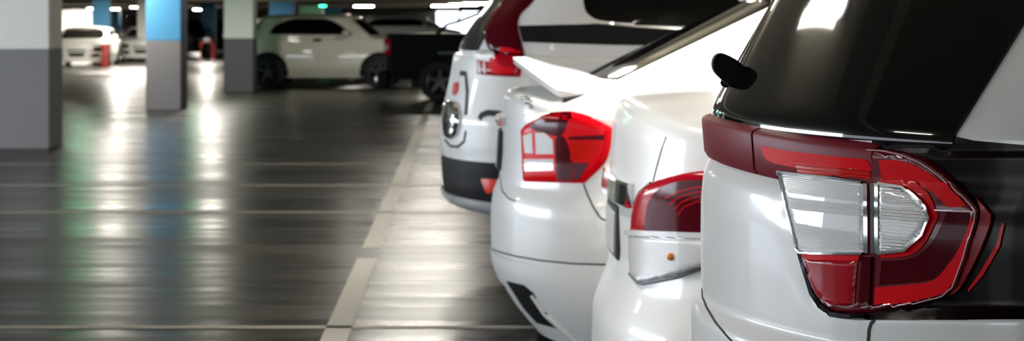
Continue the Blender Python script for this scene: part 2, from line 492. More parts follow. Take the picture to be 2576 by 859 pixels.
bmw = box(X(150, 95), X(231, 95), 95, 95.2, 0, 1.93)
struct('wall_partition', bmw, wall_bright)

# ------------------------------------------------------------------ lamps
def tube_lamp(x, y, power, label, z=2.265, along='x', L=1.2, group='ceiling tube lamps', spread=PI):
    t = thing('ceiling_lamp', (x, y, z), label, 'ceiling lamp', group)
    hx, hy = (L/2, 0.06) if along == 'x' else (0.06, L/2)
    obj('lamp_housing', box(x-hx, x+hx, y-hy, y+hy, z, CEIL, bevel=0.01), housing_m, t, smooth=False)
    b = bmesh.new()
    if along == 'x': add_tube(b, [(x-hx*0.96, y, z-0.02), (x+hx*0.96, y, z-0.02)], 0.018, 10)
    else: add_tube(b, [(x, y-hy*0.96, z-0.02), (x, y+hy*0.96, z-0.02)], 0.018, 10)
    obj('tube', b, tube_m, t)
    if power:
        area('lamp_light', (x, y, z-0.045), (0, 0, 0), hx*1.9, hy*1.9, power*LAMP_W, (1.0, 0.93, 0.82), t, spread=spread)
    return t
# above the parked row on the right
tube_lamp(1.9, 3.6, 26, 'tube lamp over the nearest parked car', along='y')
tube_lamp(0.35, 11.6, 20, 'tube lamp above the tail of the tall white SUV', along='y')
tube_lamp(1.0, 7.9, 15, 'tube lamp over the boot of the saloon with the spoiler', along='y', spread=1.9)
tube_lamp(1.7, 15, 40, 'tube lamp over the row beyond the tall white SUV', along='y')
tube_lamp(-0.5, 5.75, 3.5, 'tube lamp over the wide bay line beside the nearest cars', along='y')
# left half
tube_lamp(-4.2, 3.0, 32, 'tube lamp over the aisle left of the nearest cars', along='y')
tube_lamp(-6.2, 14, 110, 'tube lamp on the left before the first column', along='y')
for y, nth in ((19, 'first'), (25, 'second'), (32, 'third'), (40, 'fourth'), (50, 'fifth')):
    tube_lamp(-0.45, y, 11, nth+' tube lamp over the wide bay line, counted from the tall white SUV', along='x', L=1.0)
tube_lamp(-5.0, 25, 22, 'added tube lamp between the first and the bright blue column', along='y')  # added to brighten the columns behind it
for (px, y, pw, lb_) in ((275, 31, 34, 'long tube lamp between the nearest column and the bright blue one'), (535, 37, 55, 'long tube lamp in front of the pale green column'), (60, 52, 80, 'long tube lamp left of the low white sports cars'),
        (300, 54, 110, 'long tube lamp before the two low white sports cars'), (520, 58, 80, 'long tube lamp between the bright blue and pale green columns'), (880, 56, 50, 'long tube lamp beyond the white hatchback'), (521, 75, 120, 'added long tube lamp above the red and white barrier')):  # the lamp above the barrier is added to brighten it
    tube_lamp(X(px, y), y, pw, lb_, along='y')
for (px, y, z, lb_) in ((287, 100, 2.02, 'round glowing ceiling lamp just left of the slim white column'), (499, 104, 2.02, 'glowing ceiling lamp between the bright blue and pale green columns'),
        (915, 100, 2.15, 'long glowing tube lamp above the windscreen of the white hatchback'), (230, 120, 2.2, 'faint ceiling lamp above the small distant blue column'),
        (1120, 98, 2.15, 'leftmost of the bright ceiling lamps above the black pickup'), (1165, 92, 2.15, 'middle one of the bright ceiling lamps above the black pickup'), (1205, 86, 2.15, 'rightmost of the bright ceiling lamps above the black pickup'),
        (340, 112, 2.2, 'faint ceiling lamp beside the left edge of the bright blue column')):
    tube_lamp(X(px, y), y, 60, lb_, z=z, L=0.95 if px == 915 else (1.3 if px > 1000 else 0.5))
tube_lamp(X(195, 93), 93, 260, 'added ceiling tube lamp in front of the white partition wall')  # added to light up the partition wall
tube_lamp(X(330, 66), 66.5, 220, 'added ceiling tube lamp over the nose of the second white sports car')  # added so the second sports car reads bright
tube_lamp(X(270, 60), 60, 200, 'added ceiling tube lamp over the noses of the two white sports cars')  # added to brighten the fronts of both sports cars
def green_lamp(x, y, z, label):
    t = thing('exit_lamp', (x, y, z), label, 'exit lamp')
    obj('lamp_box', box(x-0.15, x+0.15, y-0.03, y+0.03, z-0.09, z+0.09, bevel=0.01), green_m, t, smooth=False)
    b = bmesh.new(); add_tube(b, [(x, y, z+0.09), (x, y, CEIL)], 0.012, 8)
    obj('hanger', b, housing_m, t)
green_lamp(X(812, 98), 98, 2.2, 'small round green glowing lamp far away above the white hatchback')
green_lamp(X(205, 36), 36, 2.12, 'green exit lamp hanging behind the nearest column')
green_lamp(X(470, 40), 40, 2.12, 'green exit lamp hanging beside the bright blue column')

# ------------------------------------------------------------------ near cars
def fit_rear(sil, yc, W, L, n):
    """Height table of the tail's furthest point from points read along the car's outline."""
    tab = []
    for px, py in sil:
        r = (px-VX)/F; best = (-9, 0)
        for i in range(-60, 61):
            th = i/60*PI/2; sn = math.sin(th); cs = math.cos(th)
            t = W*math.copysign(abs(sn)**(2/n), sn); x = L*(1-max(cs, 0)**(2/n)); y = yc-t
            v = r*y-x
            if v > best[0]: best = (v, y)
        tab.append((H-(py-VY)*best[1]/F, best[0]))
    return tab
def const(v): return lambda z: v

# ---- car A: nearest, tall, strip lamp under the rear glass
ycA, WA = 4.02, 0.87
def car_a():
    sil = [(1792, 385), (1770, 430), (1763, 500), (1762, 600), (1764, 715), (1766, 738), (1738, 752), (1735, 860)]
    tab = fit_rear(sil, ycA, WA, 0.6, 2.0)
    tab = tab + [(0.30, tab[-1][1]+0.02), (1.30, tab[0][1]+0.02)]
    low = Loft(ycA, lerp_table(tab), const(4.75), lerp_table([(0.3, WA-0.03), (0.5, WA), (1.2, WA)]), frange(0.28, 0.70, 14)+frange(0.72, 1.06, 40),
               lambda x, t: 1.10 if x < 3.3 else 1.10-0.12*(x-3.3), ncol=72, r=0.03, crown=0.01)
    g = fit_rear([(1799, 266), (1871, 133), (1950, 0)], ycA, WA, 0.6, 2.0)
    sl = (g[2][1]-g[0][1])/(g[2][0]-g[0][0])
    xl = lerp_table(tab)(1.05); g0x = g[0][1]+sl*(1.132-g[0][0])
    Xc = lambda z: g[0][1]+sl*(z-g[0][0]) if z > 1.132 else (xl+0.001 if z < 1.080 else xl+0.001+(g0x-xl-0.001)*min(1, (z-1.080)/0.012))
    cab = Loft(ycA, Xc, lambda z: 3.85-(z-1.1)*1.5, lambda z: WA-0.002-0.16*max(0, z-1.12)-0.25*max(0, z-1.35)**2*2, [1.03, 1.06, 1.08, 1.086, 1.092, 1.10, 1.12, 1.132]+frange(1.15, 1.60, 26), lambda x, t: 1.66-0.04*(t/0.7)**2,
               ncol=72, r=0.05, crown=0.015)
    root = thing('suv', (0.5, ycA, 0), 'nearest white SUV at the right edge with strip lamp under its dark rear glass', 'car')
    # shallow recess round the lamp: the middle of the tailgate stands proud of it
    pan = smooth_poly([(1500, 380), (1840, 405), (1920, 450), (1948, 520), (1962, 590), (1995, 690), (2035, 765), (2080, 800), (2150, 812), (2300, 816), (3000, 816), (3000, 1400), (1500, 1400)], 2, sharp=(0, 10, 11, 12))
    def inpan(x, y):
        c = False
        for i in range(len(pan)):
            ax, ay = pan[i]; bx, by = pan[i-1]
            if (ay > y) != (by > y) and x < (bx-ax)*(y-ay)/(by-ay)+ax: c = not c
        return c
    mates = {}
    for j, c in enumerate(low.cols):
        if c[0] == 'r': mates[j] = 72-j
        elif c[0] == 'sp': mates[j] = [q for q, d_ in enumerate(low.cols) if d_ == ('sn', c[1])][0]
    for i, row in enumerate(low.grid[:low.n_wall]):
        for j, mj in mates.items():
            p = row[j]
            if p.y > ycA or (low.cols[j][0] == 'r' and j < 37): continue
            u, v = VX+F*p.x/p.y, VY-F*(p.z-H)/p.y
            if inpan(u, v): continue
            k_ = min(1, dist_to_poly((u, v), pan)/50.0); k_ = k_*k_*(3-2*k_)*0.008*min(1, max(0, (1.045-p.z)/0.05))*min(1, max(0, (2.2-p.x)/0.8))
            c = low.cols[j]; a_ = c[1] if c[0] == 'r' else 1.0
            n_ = low.Pn(a_, p.z)[1]; row[j] = p-n_*k_
            if mj != j: row[mj] = Vector((row[j].x, 2*ycA-row[j].y, row[j].z))
    lb, cb = low.bm(), cab.bm()
    tfn = lerp_table(tab); aux = Loft(ycA, lambda z: tfn(min(z, 1.05)), const(4.75), const(WA-0.001), [0.9, 0.95, 1.0, 1.05, 1.10, 1.15, 1.20], None, ncol=72, cap=False)
    T = from_eye(tree_of(lb)); Ts = T
    def T(u, v, f1=from_eye(tree_of(low.bm(lambda i, j: i < low.n_wall-2))), f2=from_eye(tree_of(aux.bm()))):
        h2 = f2(u, v)
        if h2 and h2[0].z > 1.045 and h2[0].y < ycA+0.6: return h2
        return f1(u, v)
    # bumper / tailgate / body split on rows and columns of the shell
    zb = 0.70
    nr = 72
    jt = max(j for j in range(nr+1) if (lambda p: VX+F*p.x/p.y)(low.P(low.cols[j], 0.9)) < 2192)
    jt2 = nr-jt
    isb = lambda i, j: i < 13
    istg = lambda i, j: (not isb(i, j)) and jt2 <= j < jt
    mb = low.bm(lambda i, j: not isb(i, j) and not istg(i, j))
    obj('body', mb, white, root)
    obj('rear_bumper', low.bm(isb, close=True), white, root)
    tg = low.bm(istg)
    obj('tailgate', tg, white, root)
    # recessed band of the tailgate beside the lamp: raised centre panel
    pan = smooth_poly([(1770, 470), (1885, 478), (1925, 495), (1942, 525), (1955, 590), (1990, 690), (2030, 765), (2075, 800), (2140, 812), (2182, 816), (2182, 1000), (1850, 1000), (1765, 735)], 4, sharp=(9, 10, 11, 12))
    obj('cab_shell', cab.bm(), white, root)
    sm = bmesh.new()
    ribbon([(1766, 728), (1768, 750), (1778, 775), (1800, 812), (1828, 845), (1850, 868), (1880, 900)], T, 0.0035, bm=sm)
    obj('bumper_seam', sm, seam, root); sm = bmesh.new()
    ribbon([(2200, 806), (2192, 815), (2187, 830), (2184, 870), (2184, 930)], T, 0.0055, bm=sm)
    obj('panel_seam', sm, seam, root)
    # rear glass on the cab shell
    z0 = cab.P(('r', 0), 1.12)
    gl = smooth_poly([(1700, 250), (1700, -160), (2720, -160), (2576, 64), (2490, 203), (2403, 345), (2392, 356), (2200, 334), (2100, 322), (1960, 310), (1860, 296)], 3, sharp=(0, 1, 2, 3, 4, 5, 6, 7))
    # the glass wraps past the outline: build it from the shell itself
    def glkeep(i, j):
        if i >= cab.n_wall-1: return False
        if j >= 72: return False
        c = (cab.grid[i][j]+cab.grid[i+1][j+1])/2
        return True
    bmg = bmesh.new(); V = {}
    ga = []
    for i in range(0, 30):
        z = 1.110+(1.60-1.110)*i/29
        # right edge: where the pillar starts (pixel line read on the photo, carried round the shell)
        row = []
        for k in range(0, 61):
            row.append((z, k))
        ga.append(z)
    def edge_a(z):
        lo, hi = 0.2, 1.0
        for _ in range(24):
            m_ = (lo+hi)/2; p, n = cab.Pn(m_, z); u = VX+F*p.x/p.y; v = VY-F*(p.z-H)/p.y
            ue = 2403+(345-v)*(2576-2403)/(345-64.0) if v < 345 else 2400
            if u < ue: lo = m_
            else: hi = m_
        return lo
    rows = []
    for z in ga:
        e = edge_a(z); r_ = []
        for k in range(0, 61):
            a = -e+2*e*k/60; p, n = cab.Pn(a, z); n = (n+Vector((0, 0, 0.5))).normalized(); r_.append((bmg.verts.new(p+n*0.006), bmg.verts.new(p-n*0.004)))
        rows.append(r_)
    for i in range(len(rows)-1):
        for k in range(60):
            bmg.faces.new([rows[i][k][0], rows[i][k+1][0], rows[i+1][k+1][0], rows[i+1][k][0]])
            bmg.faces.new([rows[i][k][1], rows[i+1][k][1], rows[i+1][k+1][1], rows[i][k+1][1]])
    for k in range(60):
        for i, s_ in ((0, 1), (-1, -1)):
            f = [rows[i][k][0], rows[i][k][1], rows[i][k+1][1], rows[i][k+1][0]]; bmg.faces.new(f if s_ > 0 else f[::-1])
    for i in range(len(rows)-1):
        for k, s_ in ((0, 1), (60, -1)):
            f = [rows[i][k][0], rows[i+1][k][0], rows[i+1][k][1], rows[i][k][1]]; bmg.faces.new(f if s_ > 0 else f[::-1])
    bmesh.ops.recalc_face_normals(bmg, faces=bmg.faces)
    obj('rear_window', bmg, mat('near_tinted_glass', (0.002, 0.002, 0.002), 0.05, spec=0.5), root)
    # strip lamp
    def zed(a):                                           # height drop of the strip towards the corner
        return -0.024*min(1, abs(a)/0.55)**1.5
    def strip(a0, a1, n, name, m, omax=1.0):
        b = bmesh.new(); prev = None
        for k in range(n+1):
            a = a0+(a1-a0)*k/n; dz = zed(a); ring = []
            for (o, z) in ((-0.012, 1.040), (0.010, 1.042), (0.016, 1.052), (0.021, 1.112), (0.019, 1.118), (0.012, 1.1215), (-0.052, 1.138), (-0.055, 1.08)):
                p, nn = low.Pn(a, 1.05); p = p.copy(); p.z = z+dz*(1 if o > -0.03 else 0.4); ring.append(b.verts.new(p+nn*min(o, omax)))
            if prev:
                for q in range(len(ring)): b.faces.new([prev[q], prev[(q+1) % len(ring)], ring[(q+1) % len(ring)], ring[q]])
            else: b.faces.new(ring)
            prev = ring
        b.faces.new(prev[::-1]); bmesh.ops.recalc_face_normals(b, faces=b.faces)
        return b
    def a_at(px, z=1.08):
        lo, hi = -0.4, 1.0
        for _ in range(30):
            m_ = (lo+hi)/2; p, n = low.Pn(m_, z); p = p+n*0.02
            if VX+F*p.x/p.y < px: lo = m_
            else: hi = m_
        return lo
    a1, a2 = a_at(1897), a_at(2197)
    mid = strip(-a1+0.006, a1-0.004, 60, '', maroon)
    sb = strip(a1+0.003, a2, 40, '', maroon)
    T2 = from_eye(tree_of(lb, cb, mid, sb))
    ledge = strip(a2+0.001, 0.93, 30, '', blackred, omax=-0.001)
    T3 = from_eye(tree_of(lb, cb, ledge))
    lo_ = obj('garnish_ledge', ledge, blackred, root); mirrored(lo_, ycA)
    obj('centre_lamp_strip', mid, strip_m, root, label='dull maroon lens strip under the rear glass')
    so = obj('lamp_strip', sb, strip_m, root, label='maroon lens strip joining the tail lamp')
    obj('red_reflector', patch(smooth_poly([(1915, 366), (1990, 381), (2180, 402), (2196, 428), (2198, 446), (2080, 434), (1990, 420), (1930, 404)], 3, sharp=(0, 2, 4, 6)), T2, 0.0008, 0.004, 6), red_bright, so)
    obj('led_row', patch([(2002, 411), (2190, 431), (2194, 462), (2100, 452), (2010, 437)], T2, 0.0022, 0.004, 6), red_rib, so)
    mirror_tree(so, ycA)
    # black garnish round the lamp and along the flank
    gp = [(2197, 324), (2300, 333), (2403, 344), (2450, 354), (2800, 385), (2960, 420), (2960, 800), (2700, 803), (2400, 806), (2190, 806), (2110, 797), (2080, 780), (2100, 700), (2180, 640), (2195, 500)]
    ga_ = obj('side_garnish', patch(gp, T3, 0.003, 0.012, 10), blackred, root, label='glossy black trim running from the lamp round the side'); mirrored(ga_, ycA)
    base = [(1970, 430), (1990, 436), (2100, 440), (2196, 372), (2240, 376), (2285, 384), (2335, 403), (2385, 438), (2440, 495), (2472, 530), (2468, 560), (2442, 650), (2416, 722), (2392, 746), (2300, 770), (2190, 790), (2140, 792), (2104, 786), (2078, 766), (2058, 735), (2030, 640), (1998, 490)]
    lamp = obj('tail_lamp', patch(smooth_poly(base, 3, sharp=(0, 3, 9, 13)), T, 0.010, 0.016, 9, bulge=0.010, bw=14), maroon, root, label='large wraparound tail lamp lens in deep red')
    rim = bmesh.new(); base_l = [(1966, 428), (1993, 495), (2024, 645), (2052, 738), (2073, 772), (2103, 794), (2140, 799), (2185, 800)]
    ribbon(base_l, T, 0.008, off=0.012, bm=rim, th=0.01)
    obj('lamp_gasket', rim, blackred, lamp)
    o1 = 0.0215
    def sub(name, poly, m, off=o1, sm=3, sharp=(), step=8, bulge=0.0, bw=10, th=0.006):
        pl = smooth_poly(poly, sm, sharp=sharp) if sm > 1 else poly
        return obj(name, patch(pl, T, off, th, step, bulge=bulge, bw=bw), m, lamp)
    sub('red_reflector', [(2232, 402), (2290, 404), (2345, 428), (2400, 470), (2445, 520), (2400, 522), (2350, 478), (2300, 455), (2240, 450)], red_bright, sharp=(0, 4, 5, 8))
    sub('red_band', [(2240, 453), (2300, 457), (2345, 480), (2372, 528), (2376, 545), (2350, 605), (2310, 640), (2240, 648), (2234, 636), (2300, 628), (2340, 592), (2358, 542), (2350, 520), (2298, 476), (2236, 466)], red_bright, off=o1+0.001, sharp=(0, 7, 8, 14))
    sub('reverse_lens', [(1990, 441), (2100, 452), (2200, 466), (2198, 634), (2120, 635), (2042, 634), (2034, 622), (2004, 500)], reflector_fine, off=o1+0.001, sharp=(0, 2, 3, 5), bulge=0.004, bw=10)
    sub('turn_lens', [(2236, 468), (2290, 478), (2330, 500), (2352, 525), (2358, 545), (2340, 590), (2318, 615), (2290, 628), (2236, 634)], reflector, off=o1+0.002, sharp=(0, 8), bulge=0.005, bw=12)
    for xx, mm in ((2200, chrome), (2216, grey_plastic), (2226, chrome)):
        sub('divider', [(xx, 466), (xx+9, 467), (xx+10, 635), (xx+1, 635)], mm, off=o1+0.005, sm=1, step=8)
    rl = bmesh.new(); ribbon([(1990, 442), (2004, 500), (2034, 624), (2044, 636), (2120, 637), (2198, 636)], T, 0.0035, off=o1+0.007, bm=rl)
    ribbon([(1988, 440), (2100, 451), (2196, 465)], T, 0.0035, off=o1+0.007, bm=rl); ribbon([(2236, 636), (2300, 628), (2342, 592), (2360, 545), (2350, 519), (2296, 475), (2236, 466)], T, 0.004, off=o1+0.008, bm=rl)
    obj('lens_rim', rl, chrome, lamp)
    sub('lower_inner_lens', [(2048, 644), (2120, 648), (2180, 650), (2172, 774), (2130, 776), (2102, 768), (2078, 740), (2058, 690)], red_mid, sharp=(0, 2, 3), bulge=0.004, bw=16)
    sub('red_line', [(2046, 640), (2190, 641), (2186, 655), (2052, 652)], red_bright, off=o1+0.004, sm=1)
    sub('smoked_lens', [(2240, 655), (2312, 648), (2362, 610), (2392, 548), (2398, 530), (2455, 534), (2448, 580), (2420, 640), (2380, 690), (2340, 706), (2234, 716)], red_dark, sharp=(0, 4, 5, 10))
    sub('light_guide', [(2224, 722), (2330, 712), (2370, 700), (2405, 660), (2440, 600), (2458, 545), (2462, 560), (2436, 650), (2408, 716), (2385, 738), (2300, 760), (2222, 772)], red_bright, sharp=(0, 5, 6, 9, 11), off=o1+0.001)
    sub('pillar_trim', [(2196, 644), (2218, 644), (2212, 778), (2184, 782)], red_dark, sm=1, off=o1+0.004)
    rl = bmesh.new(); ribbon([(2205, 376), (2240, 378), (2285, 387), (2332, 406), (2382, 441), (2436, 496), (2468, 530), (2464, 560), (2438, 650), (2412, 720), (2388, 743), (2300, 767), (2190, 784)], T, 0.0018, off=o1+0.003, bm=rl)
    ribbon([(2372, 529), (2466, 532)], T, 0.0025, off=o1+0.004, bm=rl)
    obj('lens_ridge', rl, mat('pink_edge_highlight', (0.75, 0.42, 0.48), 0.15, coat=1), lamp)  # pale pink paints the highlight along the lens ridge
    mirror_tree(lamp, ycA)
    w2 = obj('outer_lens', patch(smooth_poly([(2464, 500), (2500, 540), (2496, 570), (2468, 640), (2425, 722), (2400, 742), (2420, 690), (2448, 610), (2470, 556), (2474, 530)], 3, sharp=(0, 1, 5)), T, 0.013, 0.012, 8), red_mid, root)
    mirrored(w2, ycA)
    w3 = obj('side_marker', patch([(2524, 562), (2531, 562), (2518, 622), (2478, 692), (2442, 734), (2440, 728), (2472, 682), (2511, 614)], T, 0.008, 0.012, 5), red_bright, root); mirrored(w3, ycA)
    # wiper at the foot of the glass, on the centre line
    yw = ycA-0.02; b = bmesh.new()
    out = smooth_poly([(1792, 158), (1797, 142), (1808, 134), (1822, 136), (1850, 150), (1868, 166), (1884, 178), (1878, 196), (1862, 214), (1845, 233), (1836, 218), (1822, 206), (1803, 188), (1794, 174)], 2, sharp=(9,))
    A = [b.verts.new(((u-VX)/F*yw, yw-0.018, H-(v-VY)/F*yw)) for u, v in out]; B = [b.verts.new((p.co.x, yw+0.022, p.co.z)) for p in A]
    b.faces.new(A); b.faces.new(B[::-1])
    for i in range(len(A)): b.faces.new([A[i], A[i-1], B[i-1], B[i]])
    bmesh.ops.recalc_face_normals(b, faces=b.faces)
    bmesh.ops.bevel(b, geom=[e for e in b.edges if len(e.link_faces) == 2 and e.calc_face_angle() > 0.9], offset=0.004, segments=2, affect='EDGES')
    wp = obj('wiper_arm', b, plastic, root)
    b = bmesh.new()
    pts = [cab.Pn(-a, z)[0]+cab.Pn(-a, z)[1]*0.010 for a, z in ((0.06, 1.185), (0.15, 1.19), (0.3, 1.195), (0.42, 1.2))]
    add_tube(b, pts, [0.009, 0.008, 0.006, 0.005], 8); obj('wiper_blade', b, plastic, wp)
    for x in (0.5+0.75, 4.0):
        for f in (-1, 1): wheel(root, (x, ycA+f*(WA-0.10), 0.33), 0.33, 0.2, f, world=True)
    return low
lowA = car_a()

# ---- car B: white saloon, chrome garnish, half hidden
def saloon(root_name, yc, W, sil, n, L, ztop, zr, rear_glass, label, zwall, nose=4.5):
    tab = fit_rear(sil, yc, W, L, n)
    zt = max(z for z, x in tab)
    low = Loft(yc, lerp_table(tab), const(nose), lerp_table([(0.2, W-0.03), (0.45, W), (1.1, W-0.01)]), zwall, ztop, Lr=L, nr=n, ncol=72, r=0.045, crown=0.03)
    g = rear_glass
    cab = Loft(yc, g, lambda z: nose-1.05-(z-1.0)*1.7, lambda z: W-0.13-0.34*max(0, z-1.0), frange(0.94, 1.38, 20), lambda x, t: 1.465-0.05*(t/0.6)**2, Lr=0.22, nr=2.3, Lf=0.4, ncol=60, r=0.06, crown=0.02, inset=0.5)
    root = thing(root_name, (0.4, yc, 0), label, 'car')
    return low, cab, root, tab
def car_b():
    yc, W = 6.42, 0.86
    sil = [(1556, 262), (1545, 285), (1540, 310), (1536, 380), (1531, 440), (1534, 520), (1537, 600), (1528, 660), (1508, 710), (1492, 750), (1488, 870)]
    low, cab, root, tab = saloon('saloon_car', yc, W, sil, 2.8, 0.52, lambda x, t: 1.075-0.075*min(1, abs(t)/0.86)**2.5+0.03*min(1, max(0, (x-0.5)/0.6)), 0, lambda z: 0.98+(z-1.02)*1.9,
                            'white saloon with chrome garnish, second from the right, behind the nearest SUV', frange(0.22, 0.50, 8)+frange(0.52, 0.97, 40))
    lb, cb = low.bm(), cab.bm(); T = from_eye(tree_of(lb, cb))
    isb = lambda i, j: i < 7
    obj('body', low.bm(lambda i, j: not isb(i, j)), white, root); obj('rear_bumper', low.bm(isb, close=True), white, root)
    obj('cab_shell', cb, white, root)
    Tc = sideways(tree_of(low.bm(), cab.bm()))
    sm = bmesh.new(); ribbon([(1666, 372), (1658, 400), (1650, 430), (1643, 458)], T, 0.004, bm=sm); ribbon([(1676, 345), (1666, 372)], T, 0.003, bm=sm)
    obj('boot_seam', sm, seam, root)
    # lamp: red above, clear below
    redp = [(1592, 586), (1594, 550), (1601, 515), (1615, 485), (1642, 462), (1700, 443), (1766, 431), (1850, 436), (1930, 470), (1900, 596), (1766, 592)]
    clr = [(1588, 590), (1766, 594), (1900, 598), (1860, 640), (1766, 672), (1700, 696), (1614, 714), (1590, 684)]
    lamp = obj('tail_lamp', patch(smooth_poly(redp, 3, sharp=(0, 9)), T, 0.008, 0.02, 8, bulge=0.014, bw=26), red_mid, root, label='rounded tail lamp, dark red above')
    obj('inner_lens', patch(smooth_poly([(1640, 580), (1645, 520), (1670, 480), (1720, 458), (1790, 455), (1860, 480), (1860, 585), (1766, 583)], 3, sharp=(0, 6)), T, 0.0225, 0.004, 8), red_dark, lamp)
    rb = bmesh.new()
    for k in range(4): ribbon([(1690+10*k, 500+14*k), (1720+5*k, 484+12*k), (1764, 472+12*k), (1800, 470+12*k)], T, 0.0022, off=0.0235, bm=rb)
    obj('reflector_rings', rb, red_bright, lamp)
    cl = obj('reverse_lens', patch(smooth_poly(clr, 3, sharp=(0, 2, 6)), T, 0.008, 0.02, 8, bulge=0.012, bw=20), reflector, lamp, label='clear lower lens with ribbed reflector')
    obj('lens_trim', patch([(1588, 578), (1766, 584), (1900, 588), (1900, 600), (1766, 598), (1588, 592)], T, 0.022, 0.006, 8), mat('frosted_trim', (0.8, 0.8, 0.82), 0.3, coat=1), lamp)
    ab = bmesh.new(); p, n_ = T(1703, 645); bmesh.ops.create_uvsphere(ab, u_segments=16, v_segments=10, radius=0.011, matrix=Matrix.Translation(p+n_*0.022)); obj('bulb', ab, amber, lamp)
    gk = bmesh.new(); ribbon([(1590, 690), (1614, 716), (1700, 700), (1766, 677), (1860, 644)], T, 0.005, off=0.012, bm=gk); ribbon([(1642, 461), (1615, 484), (1600, 514)], T, 0.006, off=0.010, bm=gk)
    obj('lamp_gasket', gk, grey_plastic, lamp)
    mirror_tree(lamp, yc)
    # chrome garnish along the boot lid and the plate recess
    def bar(a0, a1, z0, z1, o0, o1, m, name, n=30, bev=0.006, label=None):
        b = bmesh.new(); prev = None
        for k in range(n+1):
            a = a0+(a1-a0)*k/n; ring = []
            for (o, z) in ((o0, z0), (o1-bev, z0), (o1, z0+bev), (o1-0.006, z1-bev), (o1-bev-0.006, z1), (o0, z1)):
                p, nn = low.Pn(a, z); ring.append(b.verts.new(p+nn*o))
            if prev:
                for q in range(len(ring)): b.faces.new([prev[q], prev[(q+1) % len(ring)], ring[(q+1) % len(ring)], ring[q]])
            else: b.faces.new(ring)
            prev = ring
        b.faces.new(prev[::-1]); bmesh.ops.recalc_face_normals(b, faces=b.faces)
        return obj(name, b, m, root, label=label)
    ag = 0.0
    lo, hi = -0.5, 0.9
    for _ in range(30):
        m_ = (lo+hi)/2; p, nn = low.Pn(m_, 0.80); p = p+nn*0.02
        if VX+F*p.x/p.y < 1576: lo = m_
        else: hi = m_
    ag = lo
    bar(-ag, ag, 0.775, 0.845, -0.01, 0.026, chrome, 'chrome_garnish')
    bar(-0.30, 0.08, 0.60, 0.76, -0.005, 0.012, grey_plastic, 'plate_recess')
    bar(-0.24, 0.06, 0.61, 0.74, 0.0, 0.017, plate_m, 'number_plate')
    for x in (1.35, 3.9):
        for f in (-1, 1): wheel(root, (x, yc+f*(W-0.1), 0.31), 0.31, 0.19, f, world=True)
    g = obj('side_window', patch([(1.7, 1.07), (3.3, 1.07), (2.7, 1.33), (2.0, 1.37)], sideways(tree_of(cab.bm())), 0.004, 0.01, 0.08), glass, root); mirrored(g, yc)
    obj('rear_window', patch([(yc-0.5, 1.08), (yc+0.5, 1.08), (yc+0.44, 1.36), (yc-0.44, 1.36)], lengthways(tree_of(cab.bm())), 0.004, 0.01, 0.05), glass, root)
car_b()

